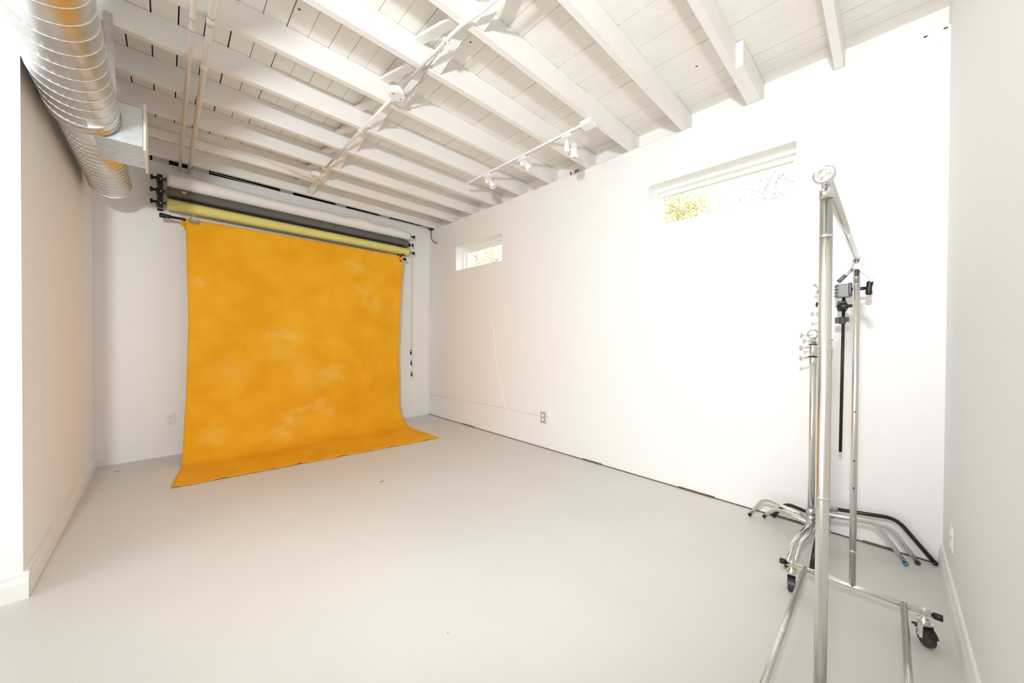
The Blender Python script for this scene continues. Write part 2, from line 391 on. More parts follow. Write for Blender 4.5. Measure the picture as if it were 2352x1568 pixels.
# ------------------------------------------------------------------ windows in the masonry
def window(n, y0, y1, z0, z1, lab):
    xf = W+.135
    mb = MB()
    def ring(xa, xb, wl_, wt, wb_):
        mb.box(xa, xb, y0, y0+wl_, z0, z1, bev=.002); mb.box(xa, xb, y1-wl_, y1, z0, z1, bev=.002)
        mb.box(xa, xb, y0+wl_, y1-wl_, z1-wt, z1, bev=.002); mb.box(xa, xb, y0+wl_, y1-wl_, z0, z0+wb_, bev=.002)
    ring(xf, xf+.06, .022, .030, .02)
    w = struct(put('window_%d' % n, mb, M_trim), lab)
    mb = MB(); ye, ze = .022, .03
    xa, xb = xf+.06, xf+.11
    mb.box(xa, xb, y0, y0+.045, z0, z1, bev=.003).box(xa, xb, y1-.045, y1, z0, z1, bev=.003).box(xa, xb, y0+.045, y1-.045, z1-.062, z1, bev=.003).box(xa, xb, y0+.045, y1-.045, z0, z0+.035, bev=.003)
    put('sash', mb, M_trim, w)
    put('glass_pane', MB().box(xa+.028, xa+.032, y0+.045, y1-.045, z0+.035, z1-.062), M_glass, w)
    put('window_sill', MB().box(W-.001, xf, y0, y1, z0-.012, z0+.004), M_trim, w)
window(1, *WIN[0], 'wide shallow white window high above the clothes rack')
window(2, *WIN[1], 'small looking far white window near the back corner')

# outside
struct(put('ground', MB().box(W+.5, 26, -12, 26, -.25, -.05), M_grass), 'lawn outside the windows')
def tree(name, lab, base, hh, crown, nleaf, lm, sz, seed, group='trees outside the windows'):
    rnd = random.Random(seed)
    t = thing(name, lab, 'tree', base, group)
    b = Vector(base); mb = MB()
    top = b+Vector((.2, .1, hh)); mb.tube([b, b+Vector((.05, .02, hh*.35)), b+Vector((.1, .15, hh*.7)), top], [.08, .06, .03, .008], n=8)
    ends = []
    for i in range(26 if nleaf < 9000 else 70):
        s = b.lerp(top, rnd.uniform(.35, .95)); a = rnd.uniform(0, 2*PI); l = rnd.uniform(.5, 1)
        e = s+Vector((math.cos(a)*crown[0]*l, math.sin(a)*crown[1]*l, rnd.uniform(-.1, .5)*crown[2]))
        m_ = s.lerp(e, .5)+Vector((0, 0, .12)); mb.tube([s, m_, e], [.012, .007, .003], n=5); ends += [m_, e, m_.lerp(e, .5), s.lerp(m_, .6)]
    put('trunk', mb, M_bark, t)
    mb = MB(); bm = mb.bm
    for i in range(nleaf):
        c = rnd.choice(ends)+Vector((rnd.gauss(0, .22), rnd.gauss(0, .25), rnd.gauss(0, .2)))
        ax = Vector((rnd.gauss(0, 1), rnd.gauss(0, 1), rnd.gauss(0, 1))).normalized(); ay = ax.orthogonal().normalized(); q = sz*rnd.uniform(.6, 1.2)
        bm.faces.new([bm.verts.new(c+ax*q), bm.verts.new(c+ay*q*.45), bm.verts.new(c-ax*q), bm.verts.new(c-ay*q*.45)])
    o = put('foliage', mb, lm, t); o['kind'] = 'stuff'
tree('tree', 'yellow green tree showing in the left half of the wide window', (9.3, 3.6, -.05), 5.3, (.9, 1.5, .8), 8500, M_leaf, .04, 3)
tree('tree', 'sparse pale tree showing at the right end of the wide window', (11.8, 2.3, -.05), 6.2, (1.0, 1.4, .8), 700, M_leaf2, .045, 4)
tree('tree', 'dense yellow tree filling the far small window', (8.6, 11.0, -.05), 5.4, (1.7, 2.7, 1.1), 15000, M_leaf, .04, 5)
# ------------------------------------------------------------------ spiral duct on the left
dx, dz_, R1, R2 = -.362, 2.760, .1515, .138
dt = thing('air_duct', 'round galvanised spiral duct hanging along the left wall', 'duct', (dx, 3.5, dz_))
def ductsec(y0, y1, r, name):
    mb = MB().lathe((dx, y0, dz_), (0, 1, 0), [(0, r), (y1-y0, r)], 64)
    return put(name, mb, M_galv, dt)
def helix(y0, y1, r, pitch, parent, rr=.0022):
    n = int((y1-y0)/pitch*36); pts = []
    for k in range(n+1):
        a = 2*PI*k/36; pts.append((dx+math.cos(a)*r, y0+pitch*k/36, dz_+math.sin(a)*r))
    put('spiral_seam', MB().tube(pts, rr, n=6), M_seam, parent)
s1 = ductsec(.9, 3.46, R1, 'duct_section'); helix(.92, 3.36, R1, .112, s1)
s2 = ductsec(3.46, 4.97, R2, 'duct_section'); helix(3.6, 4.93, R2, .085, s2, .0015)
put('duct_collar', MB().lathe((dx, 3.36, dz_), (0, 1, 0), [(0, R1+.002), (.004, R1+.006), (.012, R1+.006), (.016, R1+.002), (.085, R1+.002), (.09, R1+.007), (.102, R1+.007), (.106, R1+.001)], 64), M_galv, dt)
put('end_cap', MB().lathe((dx, 4.955, dz_), (0, 1, 0), [(0, R2+.001), (.002, R2+.004), (.02, R2+.004), (.022, R2-.004), (.016, R2-.012), (.016, .01)], 64), M_galv, dt)
for a in (200, 250, 300, 345):
    an = math.radians(a); put('screw', MB().ball((dx+math.cos(an)*(R1+.004), 3.41, dz_+math.sin(an)*(R1+.004)), .005, 8, 6), M_seam, dt)
# hanging strap
put('hanger_strap', MB().hexa([(-.245, 3.316, 2.86), (-.215, 3.316, 2.86), (-.215, 3.319, 2.86), (-.245, 3.319, 2.86), (-.268, 3.316, 3.33), (-.236, 3.316, 3.33), (-.236, 3.319, 3.33), (-.268, 3.319, 3.33)]), M_galv2, dt)
# side take-off with its register
tk = put('takeoff_box', MB().box(-.33, -.105, 3.5, 3.93, 2.625, 2.885, bev=.003), M_galv2, dt)
rg = put('register_frame', MB().box(-.105, -.092, 3.475, 3.955, 2.60, 2.62).box(-.105, -.092, 3.475, 3.955, 2.885, 2.91).box(-.105, -.092, 3.475, 3.50, 2.62, 2.885).box(-.105, -.092, 3.93, 3.955, 2.62, 2.885), M_pipe, dt)
for i in range(9):
    zc = 2.635+i*.03
    put('louver', MB().hexa([(-.106, 3.5, zc), (-.104, 3.5, zc-.002), (-.104, 3.93, zc-.002), (-.106, 3.93, zc), (-.093, 3.5, zc+.018), (-.091, 3.5, zc+.016), (-.091, 3.93, zc+.016), (-.093, 3.93, zc+.018)]), M_pipe, rg)

# ------------------------------------------------------------------ pipes and conduit under the joists
pa = thing('ceiling_pipe', 'slim cream painted pipe under the joists nearest the duct', 'pipe', (.121, 2.0, 3.235))
put('pipe', MB().tube([(.121, YF, 3.252), (.121, 5.66, 3.238)], .0135, 12), M_pipe, pa)
for y in (2.84, 2.95): put('coupling', MB().lathe((.121, y, 3.245), (0, 1, 0), [(0, .0165), (.05, .0165)], 14), M_pipe, pa)
pb = thing('ceiling_pipe', 'thicker cream pipe with dark rings running beside the slim one', 'pipe', (.199, 2.0, 3.235))
put('pipe', MB().tube([(.199, YF, 3.25), (.199, 5.645, 3.236)], .018, 14), M_pipe, pb)
for y in (2.1, 2.79, 3.295, 3.583, 3.804, 4.036, 4.27, 4.68): put('ring', MB().lathe((.199, y, 3.243), (0, 1, 0), [(0, .0186), (.004, .0186)], 14), M_dark, pb)
for y in (2.80, 3.31, 4.70): put('coupling', MB().lathe((.199, y, 3.243), (0, 1, 0), [(0, .021), (.07, .021)], 14), M_pipe, pb)
put('end_fitting', MB().lathe((.199, 5.59, 3.236), (0, 1, 0), [(0, .021), (.02, .023), (.022, .018), (.05, .018)], 12), M_pipe, pb)

cd = thing('ceiling_conduit', 'cream conduit running along the cross bridging with a bend', 'conduit', (1.293, 3.2, 3.235))
zc = zj(1.3)-.011
put('conduit', MB().tube([(1.335, -.2, zc), (1.335, 1.52, zc), (1.325, 1.63, zc), (1.295, 1.80, zc), (1.290, 1.9, zc), (1.292, 2.56, zc)], .0115, 10), M_pipe, cd)
put('conduit', MB().tube([(1.292, 2.68, zc), (1.292, 4.52, zc)], .0115, 10), M_pipe, cd)
for y in (1.95, 3.35, 4.38): put('clip', MB().box(1.27, 1.315, y, y+.02, zc-.014, zc+.01, bev=.003), M_pipe, cd)
fc = [(1.40, 2.02, 3.36), (1.36, 2.16, 3.32), (1.345, 2.23, 3.28), (1.330, 2.285, 3.242), (1.345, 2.335, 3.235), (1.375, 2.43, 3.262), (1.375, 2.52, 3.258), (1.36, 2.60, 3.232), (1.33, 2.645, 3.226)]
put('flexible_cable', MB().tube(fc, .006, 8), mat('flex_metal', (.5, .5, .5), .4, .6), cd)
put('connector', MB().lathe((1.325, 2.645, 3.226), (1, 0, 0), [(0, .011), (.006, .014), (.02, .014), (.022, .009), (.035, .009)], 10), M_steel, cd)
def jbox(lab, x, y, r=.05):
    t = thing('junction_box', lab, 'junction box', (x, y, 3.19))
    n = 8; poly = [(x+r*math.cos(PI/8+2*PI*i/n), y+r*math.sin(PI/8+2*PI*i/n)) for i in range(n)]
    put('box', MB().extr(poly, 2, 3.205, 3.25), M_white, t)
    poly = [(x+(r+.004)*math.cos(PI/8+2*PI*i/n), y+(r+.004)*math.sin(PI/8+2*PI*i/n)) for i in range(n)]
    put('cover', MB().extr(poly, 2, 3.200, 3.205), M_white, t)
    for s in (-1, 1): put('screw', MB().lathe((x+s*r*.6, y+s*.01, 3.198), (0, 0, 1), [(0, .005), (.003, .005)], 8), M_dark, t)
jbox('octagonal white junction box in mid ceiling with a grey cable', 1.285, 2.625, .058)
jbox('octagonal white junction box near the back wall at the conduit end', 1.262, 4.60, .058)
bc = thing('ceiling_cable', 'pair of cream cables stapled along a joist above the rolls', 'cable', (.5, 4.87, 3.3))
ye = JY[9]-JW-.006
for k_, off in enumerate((0, -.022)):
    pts = [(-.50, ye, 3.36+off), (0, ye, 3.352+off), (.45, ye, 3.355+off), (.80, ye, 3.345+off), (1.02, ye, 3.315+off), (1.15, ye-.05, 3.272+off*.6), (1.215, 4.66, 3.228+off*.3)]
    put('cable', MB().tube(pts, .0065, 8), M_pipe, bc)

# ------------------------------------------------------------------ track lights
tx, tz = 2.652, zj(2.65)
tr = thing('light_track', 'white lighting track crossing under the joists near the right wall', 'light track', (tx, 2.7, tz-.02))
put('rail', MB().box(tx-.018, tx+.018, 1.86, 3.556, tz-.022, tz-.001, bev=.003), M_white, tr)
put('slot', MB().box(tx-.004, tx+.004, 1.88, 3.54, tz-.0226, tz-.0215), mat('track_slot', (.30, .29, .27), .6), tr)
put('feed_box', MB().box(tx-.052, tx+.052, 1.765, 1.875, tz-.045, tz-.001, bev=.006, seg=2), M_white, tr)
def track_head(lab, y, ad, hd, so):
    t = thing('track_light', lab, 'track light', (tx, y, tz-.023), 'track light heads')
    put('adapter', MB().box(tx-.017, tx+.017, y-.05, y+.05, tz-.05, tz-.0235, bev=.004), M_white, t)
    put('driver', MB().lathe((tx, y, tz-.05), (0, 0, -1), [(0, .024), (ad, .024), (ad+.004, .02)], 18), M_white, t)
    d = Vector(hd).normalized(); e = Vector((tx, y, tz-.05-ad*.8))
    side = Vector(so)
    put('arm', MB().tube([e, e+side*.8], .008, 8), M_white, t)
    c = e+side-d*.055
    put('lamp_head', MB().lathe(c, d, [(0, .020), (.005, .031), (.06, .032), (.063, .036), (.068, .036), (.070, .032), (.072, .037), (.128, .037), (.130, .033), (.118, .028), (.116, .002)], 24), M_white, t)
    put('lens', MB().lathe(c+d*.114, d, [(0, .027), (.003, .024)], 16), mat('lamp_lens', (.8, .78, .72), .15), t)
track_head('white track light head nearest the back wall, tilted down', 3.18, .07, (.25, -.35, -.85), (.02, -.035, 0))
track_head('white track light head in the middle of the track', 2.62, .06, (.3, -.45, -.8), (.02, -.035, 0))
track_head('white track light head nearest the feed box, pointing straight down', 2.05, .13, (.05, .05, -1), (.045, -.05, -.01))
# wiring left on top of the masonry
wt = thing('loose_wiring', 'loose wires with a red connector on top of the right wall', 'wiring', (W+.05, 2.5, ZT))
put('cable', MB().tube([(W+.01, 2.46, ZT+.012), (W-.002, 2.35, ZT+.014), (W-.002, 2.2, ZT+.006), (W-.001, 2.0, ZT+.004), (W, 1.75, ZT+.006), (W+.02, 1.5, ZT+.004)], .006, 8), M_pipe, wt)
put('wire_nut', MB().lathe((W+.02, 2.545, ZT), (-.15, .1, 1), [(0, .012), (.05, .007)], 8), M_red, wt)
put('plug', MB().box(W+.005, W+.04, 2.44, 2.49, ZT, ZT+.045, bev=.006), mat('grey_plug', (.18, .18, .18), .5), wt)
put('clip', MB().box(W+.01, W+.03, 2.56, 2.58, ZT, ZT+.04, bev=.004), M_outw, wt)
# black cable hanging from the back corner
hc = thing('hanging_cable', 'thin black cable drooping from the ceiling in the far corner', 'cable', (W-.03, 5.54, 3.2))
put('cable', MB().tube([(W-.02, 5.53, 3.25), (W-.02, 5.53, 3.16), (W-.02, 5.515, 3.08), (W-.02, 5.47, 3.02), (W-.02, 5.41, 2.985), (W-.02, 5.34, 2.972)], .0065, 8), M_black, hc)
put('grommet', MB().lathe((W-.02, 5.53, 3.25), (0, 0, -1), [(0, .05), (.008, .045), (.02, .018), (.03, .008)], 12), M_black, hc)

# ------------------------------------------------------------------ paper rolls on their wall brackets
YB = 5.44
def roll(lab, z0, z1, r, x0, x1, m, knobs, wave=False):
    t = thing('paper_roll', lab, 'paper roll', ((x0+x1)/2, YB, (z0+z1)/2-r), 'seamless paper rolls')
    A, B = Vector((x0, YB, z0)), Vector((x1, YB, z1)); d = (B-A).normalized(); L_ = (B-A).length
    mb = MB(); n = 40; K = 90; rings = []
    x = Vector((0, 1, 0)); y = d.cross(x)
    for i in range(K+1):
        s = i/K; c = A+d*L_*s
        ring = []
        for j in range(n):
            an = 2*PI*j/n; rr = r
            if wave:
                upf = max(0, math.sin(an) if y.z > 0 else -math.sin(an))
                fr = max(0, min(1, (s-.45)/.2))
                rr += upf*(.010*math.sin(s*9+1)+fr*(.016*math.sin(s*34+2.2)))-.012*upf*max(0, (s-.72)*3)
            ring.append(mb.bm.verts.new(c+(x*math.cos(an)+y*math.sin(an))*rr))
        rings.append(ring)
    for P, Q in zip(rings, rings[1:]):
        for j in range(n):
            f = mb.bm.faces.new((P[j], P[(j+1) % n], Q[(j+1) % n], Q[j])); f.smooth = True
    mb.bm.faces.new(list(reversed(rings[0]))); mb.bm.faces.new(rings[-1])
    put('paper', mb, m, t)
    put('core', MB().tube([A-d*.012, B+d*.012], .030, 20), M_core, t)
    for end in knobs:
        P, q = (A, -d) if end == 'L' else (B, d)
        k_ = .118 if end == 'L' else .09
        o = put('spindle', MB().tube([P-q*.02, P+q*k_], .0085, 10), M_blackmetal, t)
        put('plug', MB().lathe(P+q*.008, q, [(0, .026), (.006, .026), (.01, .014)], 16), M_black, t)
        if end == 'R': put('chain_wheel', MB().lathe(P+q*.018, q, [(0, .022), (.004, .026), (.009, .018), (.014, .026), (.018, .022)], 18), M_black, t)
        put('knob', MB().lathe(P+q*k_, q, [(-.045, .010), (-.01, .013), (-.004, .026), (.006, .028), (.012, .024), (.014, .012)], 16), M_black, t)
    return t
rw = roll('wide white paper roll with a wavy loose edge, topmost of the three', 3.046, 3.016, .074, .018, 2.875, M_pw, 'LR', True)
rg_ = roll('dark grey paper roll, the middle one of the three', 2.917, 2.878, .0555, .014, 2.85, M_pg, 'LR')
ry = roll('yellow paper roll, lowest of the three', 2.790, 2.748, .0585, .016, 2.872, M_py, 'LR')
# loose flap under the grey roll, near-black as painted-in shade, and price label
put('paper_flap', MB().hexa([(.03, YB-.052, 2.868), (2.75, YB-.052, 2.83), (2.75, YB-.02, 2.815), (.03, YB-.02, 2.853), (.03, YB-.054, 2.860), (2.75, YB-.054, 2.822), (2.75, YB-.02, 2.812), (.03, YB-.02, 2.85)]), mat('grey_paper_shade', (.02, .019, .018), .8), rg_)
put('label', MB().box(.135, .17, YB-.0565, YB-.0545, 2.924, 2.946), M_label, rg_)
def bracket(lab, xc, zs, sx):
    t = thing('roll_bracket', lab, 'bracket', (xc, D, 2.75), 'backdrop roll brackets')
    pl = put('plate', MB().box(xc-.022, xc+.022, D-.012, D-.001, 2.742, 3.13, bev=.002), M_blackmetal, t)
    for z in zs:
        h = put('hook', MB().box(xc-.016, xc+.016, YB-.03, D-.008, z-.034, z-.012, bev=.003).box(xc-.03, xc+.004, YB-.034, YB-.014, z-.03, z+.016, bev=.003).box(xc-.03, xc+.004, YB+.014, YB+.034, z-.03, z+.016, bev=.003), M_blackmetal, t)
        put('bolt', MB().lathe((xc+.008, YB-.036, z-.012), (0, -1, 0), [(0, .008), (.006, .008), (.008, .005)], 10), M_steel, h)
    for i in range(4):
        for s in (-1, 1): put('rivet', MB().lathe((xc+s*.014, D-.0125, 2.77+i*.11), (0, -1, 0), [(0, .004), (.002, .003)], 8), M_steel, pl)
    # side rail towards the hooks
    put('arm_rail', MB().box(xc-.02, xc+.02, YB+.02, YB+.05, 2.742, 3.10, bev=.002), M_blackmetal, t)
    for i in range(4):
        for s in (-1, 1): put('rivet', MB().lathe((xc+s*.013, YB+.02, 2.762+i*.102), (0, -1, 0), [(0, .0035), (.002, .003)], 8), M_steel, t)
bracket('black three hook bracket at the left end of the rolls', -.04, (3.046, 2.917, 2.790), 1)
t = thing('roll_bracket', 'black bracket mostly hidden behind the right end of the rolls', 'bracket', (2.78, D, 2.75), 'backdrop roll brackets')
put('plate', MB().box(2.76, 2.80, D-.012, D-.001, 2.70, 3.07, bev=.002), M_blackmetal, t)
for z in (3.017, 2.879, 2.749):
    put('hook', MB().box(2.78, 2.906, D-.022, D-.012, z-.03, z-.012).box(2.896, 2.906, YB-.014, D-.012, z-.03, z-.0095), M_blackmetal, t)
# bead chains with weights
for k_, (x, zt, zb) in enumerate(((2.905, 2.99, 1.114), (2.925, 2.87, .94), (2.945, 2.74, .75))):
    lab = ('white bead chain with the highest black weight beside the backdrop', 'white bead chain with the middle black weight beside the backdrop', 'white bead chain with the lowest black weight beside the backdrop')[k_]
    t = thing('bead_chain', lab, 'chain', (x, YB+.02, zb), 'roll pull chains')
    yb_ = YB+.025*(k_-1)
    n = int((zt-zb)/.012); pts = []; rs = []
    for i in range(n*2+1):
        pts.append((x-.004, yb_, zb+.03+(zt-zb-.03)*i/(n*2))); rs.append(.0042 if i % 2 else .0022)
    put('chain', MB().tube(pts, rs, n=6), M_outw, t)
    put('chain', MB().tube([(q[0]+.010, q[1]+.012, q[2]) for q in pts], rs, n=6), M_outw, t)
    put('weight', MB().lathe((x, yb_, zb+.035), (0, 0, -1), [(0, .008), (.006, .013), (.045, .014), (.07, .012), (.078, .004)], 12), M_black, t)
    put('band', MB().lathe((x, yb_, zb+.018), (0, 0, -1), [(0, .0135), (.008, .0135)], 12), M_outw, t)

# ------------------------------------------------------------------ crossbar and orange muslin
YC = 5.36
bar = thing('crossbar', 'black telescopic crossbar holding the orange backdrop', 'crossbar', (1.35, YC, 2.6))
put('pole', MB().tube([(-.03, YC, 2.637), (1.5, YC, 2.614), (2.76, YC, 2.604)], .0145, 14), M_blackmetal, bar)
put('end_cap', MB().lathe((-.045, YC, 2.637), (1, 0, 0), [(0, .02), (.004, .025), (.04, .025), (.06, .02), (.09, .02), (.092, .016)], 16), M_black, bar)
put('end_cap', MB().lathe((2.745, YC, 2.604), (1, 0, 0), [(0, .018), (.004, .022), (.036, .022), (.04, .016)], 16), M_black, bar)
for x, z in ((.45, 2.630), (2.45, 2.607)): put('wall_peg', MB().tube([(x, YC, z-.012), (x, D, z-.012)], .007, 8), M_blackmetal, bar)

def lerp_table(tab, s):
    for (a, va), (b, vb) in zip(tab, tab[1:]):
        if s <= b: return va+(vb-va)*((s-a)/(b-a) if b > a else 0)
    return tab[-1][1]
def smooth_table(tab, s):
    e = .035; return sum(lerp_table(tab, min(max(s+k*e/3, 0), tab[-1][0])) for k in range(-3, 4))/7
# profile of the sweep by distance from the bar: hangs, then curves out over the floor
prof = []
z = 2.628
for i in range(5): prof.append((YC-.016*math.sin(i/4*PI/2)+.002, 2.634+.010*math.cos(i/4*PI/2)))
NV = 70
for i in range(NV): prof.append((YC-.017-.02*(i/NV), 2.60-(2.60-.42)*i/NV))
R_ = .42
for i in range(17):
    a = i/16*PI/2; prof.append((YC-.037-R_*(1-math.cos(a))*.86, .42-(R_-.004)*math.sin(a)))
yend = prof[-1][0]
NF = 22
ltab = [(0, .160), (.2, .172), (.36, .182), (.6, .160), (.72, .135), (.82, .105), (.9, .07), (1, .028)]
rtab = [(0, 2.735), (.08, 2.715), (.25, 2.660), (.45, 2.638), (.66, 2.650), (.78, 2.645), (.86, 2.638), (1, 2.655)]
mb = MB(); bm = mb.bm; NU = 110; rows = []
rowsN = len(prof)+NF
for j in range(rowsN):
    s = j/(rowsN-1); row = []
    for i in range(NU+1):
        u = i/NU; xl, xr = smooth_table(ltab, s), smooth_table(rtab, s); x = xl+(xr-xl)*u
        if j < len(prof): y, z = prof[j]
        else:
            q = (j-len(prof)+1)/NF; yf = 4.385+(4.17-4.385)*u
            y = yend+(yf-yend)*q; z = .004
        hang = 1 if j < len(prof)-17 else max(0, 1-(j-len(prof)+17)/26)
        # soft folds: vertical drape, crease lines falling from the clips, edge curl
        g = noise.noise(Vector((x*2.2, s*2.0, 1.7)))*.030+noise.noise(Vector((x*5+s*3, s*3.5, 4.2)))*.010
        g += .006*math.sin((x-.2-(s*.9))*26)*max(0, 1-abs(s-.18)/.2)*max(0, 1-u/.45)
        g += .006*math.sin((x-2.6+(s*.9))*24)*max(0, 1-abs(s-.2)/.2)*max(0, (u-.55)/.45)
        g *= min(1, s/.06)
        edge = math.exp(-u*25)+math.exp(-(1-u)*25)
        y += -abs(g)*.6*hang-g*.5*hang-.012*edge*hang*min(1, s/.1)
        if j >= len(prof)-10:
            q = min(1, max(0, (j-len(prof)+10)/(NF+10)))
            z += max(0, noise.noise(Vector((x*4, y*5, 9.1)))*.012*(1-q*.4))+.001
            if j > rowsN-4: z += max(0, math.sin(x*19+1.3*math.sin(x*7))-.72)*.030*(j-rowsN+4)/3
        row.append(bm.verts.new((x, y, max(z, .0035 if j >= len(prof) else z))))
    rows.append(row)
for A, B in zip(rows, rows[1:]):
    for i in range(NU):
        f = bm.faces.new((A[i], A[i+1], B[i+1], B[i])); f.smooth = True
bd = put('muslin_backdrop', mb, M_fabric, at=(1.4, 5.0, 0), smooth=True)
sm = bd.modifiers.new('thickness', 'SOLIDIFY'); sm.thickness = .003; sm.offset = 1
tag(bd, 'mottled orange muslin backdrop hung from the crossbar and sweeping onto the floor', 'backdrop')
put('tail', MB().extr([(.128, 2.622), (.165, 2.628), (.185, 2.56), (.165, 2.545), (.125, 2.565)], 1, YC+.018, YC+.022), M_fabric, bd)
# clips
def clip(lab, x, z, w, m):
    t = thing('bulldog_clip', lab, 'clip', (x, YC-.03, z), 'backdrop clips')
    put('jaw', MB().hexa([(x-w/2, YC-.048, z-.045), (x+w/2, YC-.048, z-.045), (x+w/2, YC-.040, z-.045), (x-w/2, YC-.040, z-.045), (x-w/2, YC-.040, z+.012), (x+w/2, YC-.040, z+.012), (x+w/2, YC-.032, z+.012), (x-w/2, YC-.032, z+.012)]), m, t)
    put('jaw', MB().hexa([(x-w/2, YC+.020, z-.045), (x+w/2, YC+.020, z-.045), (x+w/2, YC+.026, z-.045), (x-w/2, YC+.026, z-.045), (x-w/2, YC+.016, z+.012), (x+w/2, YC+.016, z+.012), (x+w/2, YC+.022, z+.012), (x-w/2, YC+.022, z+.012)]), m, t)
    put('spring', MB().lathe((x-w*.45, YC-.040, z+.012), (1, 0, 0), [(0, .008), (w*.9, .008)], 10), M_steel, t)
    put('handle', MB().tube([(x-w*.32, YC-.044, z-.012), (x-.012, YC-.046, z+.02), (x-.010, YC-.045, z+.05), (x+.010, YC-.045, z+.05), (x+.012, YC-.046, z+.02), (x+w*.32, YC-.044, z-.012)], .0035, 8), m, t)
    put('rivet', MB().lathe((x, YC-.05, z-.012), (0, -1, 0), [(0, .010), (.004, .008)], 10), M_steel, t)
clip('chrome bulldog clip at the upper left corner of the backdrop', .235, 2.640, .085, M_chrome)
t = thing('spring_clamp', 'small black clamp at the upper right corner of the backdrop', 'clamp', (2.68, YC-.03, 2.58))
put('jaw', MB().box(2.668, 2.678, YC-.05, YC-.02, 2.555, 2.64, bev=.003), M_steel, t)
put('handle', MB().tube([(2.665, YC-.045, 2.62), (2.69, YC-.05, 2.665), (2.72, YC-.05, 2.665)], .011, 10), M_black, t)
put('pad', MB().ball((2.672, YC-.052, 2.556), .013, 10, 8), M_black, t)

# ------------------------------------------------------------------ outlets, switch, surface wire
ow = thing('wall_outlet', 'flush white duplex outlet low on the back wall beside the backdrop', 'outlet', (.041, D, .35))
pl = put('cover_plate', MB().box(.003, .079, D-.006, D-.0005, .348, .468, bev=.003), M_outw, ow)
for z in (.378, .438):
    q = put('socket', MB().box(.022, .060, D-.009, D-.005, z-.017, z+.017, bev=.004), M_outw, ow)
    put('slots', MB().box(.031, .034, D-.0095, D-.0088, z-.004, z+.008).box(.047, .050, D-.0095, D-.0088, z-.004, z+.008).box(.038, .043, D-.0095, D-.0088, z-.013, z-.008), M_dark, q)
oy, oz = 2.885, .394
oa = thing('surface_outlet', 'surface mounted metal outlet box with an almond face on the right wall', 'outlet', (W, oy, .33))
put('box', MB().box(W-.052, W-.0005, oy-.038, oy+.038, oz-.062, oz+.062, bev=.004), M_outw, oa)
put('face_plate', MB().box(W-.058, W-.052, oy-.040, oy+.042, oz-.066, oz+.066, bev=.004, seg=2), M_almond, oa)
for z in (oz-.026, oz+.026):
    put('socket', MB().lathe((W-.058, oy+.004, z), (-1, 0, 0), [(0, .019), (.003, .018)], 18), M_outw, oa)
put('knockout', MB().lathe((W-.024, oy-.038, oz+.006), (0, -1, 0), [(0, .007), (.002, .006)], 10), M_dark, oa)
ws = thing('surface_wire', 'thin cream wire running along the right wall from the corner to the outlet', 'wire', (W, 4.2, .35))
put('wire', MB().tube([(W-.003, 5.6, .354), (W-.003, 4.9, .366), (W-.003, 3.9, .388), (W-.003, 3.3, .386), (W-.003, 2.92, .386)], .003, 6), mat('old_wire', (.74, .68, .60), .6), ws)
sw = thing('wall_plate', 'white cover plate low on the right partition wall', 'outlet', (2.89, YF, .28))
put('cover_plate', MB().box(2.85, 2.93, YF+.0005, YF+.008, .282, .405, bev=.003), M_outw, sw)
for z in (.315, .372): put('socket', MB().box(2.872, 2.908, YF+.007, YF+.011, z-.016, z+.016, bev=.004), M_outw, sw)

# scraps on the floor
for lab, x, y, l, a in (('tan scrap lying on the floor in front of the backdrop', 1.46, 3.27, .05, .5), ('small brown stain of debris near the left corner', -.35, 5.32, .045, .2), ('tiny dark crumb on the floor near the camera', .87, .92, .012, 0), ('tiny crumb on the floor in the middle of the room', .93, 1.38, .010, .4)):
    Mx = Matrix.Translation((x, y, 0)) @ Matrix.Rotation(a, 4, 'Z')
    o = put('floor_scrap', MB().box(-l/2, l/2, -l*.16, l*.16, .0003, .003, bev=.001, M=Mx), M_tan, at=(x, y, 0)); tag(o, lab, 'scrap')

# ------------------------------------------------------------------ clothes rack
XN, XF, YP = 1.165, 2.44, .106
rk = thing('clothes_rack', 'chrome rolling garment rack standing beside the right partition', 'clothes rack', ((XN+XF)/2, YP, 0))
RT = .0128
for x, zt in ((XN, 1.715), (XF, 1.735)):
    p_ = put('post', MB().tube([(x, YP, .138), (x, YP, zt)], RT, 20), M_steel, rk)
    zs = (1.60, .96) if x == XN else (1.655, 1.62, .31)
    for z in zs: put('joint_ring', MB().lathe((x, YP, z), (0, 0, 1), [(0, RT+.0004), (.002, RT+.0012), (.005, RT+.0012), (.007, RT+.0004)], 20), M_chrome, p_)
    vd = Vector((-x, -YP, 0)).normalized()
    for z in ((1.0, .76, .626) if x == XF else ()):
        put('button_hole', MB().lathe(Vector((x, YP, z))+vd*(RT-.002), vd, [(0, .004), (.0026, .004)], 10), M_dark, p_)
put('post_cap', MB().lathe((XF, YP, 1.71), (0, 0, 1), [(0, .0145), (.03, .0145), (.034, .012)], 16), M_chrome, rk)
put('post_cap', MB().lathe((XN, YP, 1.695), (0, 0, 1), [(0, .0142), (.022, .0142), (.026, .011)], 16), M_chrome, rk)
put('top_bar', MB().tube([(1.125, YP, 1.738), (2.462, YP, 1.748)], .0122, 20), M_steel, rk)
put('end_flange', MB().lathe((1.128, YP, 1.738), (-1, 0, 0), [(0, .013), (.004, .021), (.014, .0215), (.018, .0195), (.0185, .012), (.016, .010), (.0165, .002)], 28), M_chrome, rk)
put('end_flange', MB().lathe((2.46, YP, 1.748), (1, 0, 0), [(0, .013), (.004, .0205), (.014, .021), (.018, .018)], 24), M_white, rk)
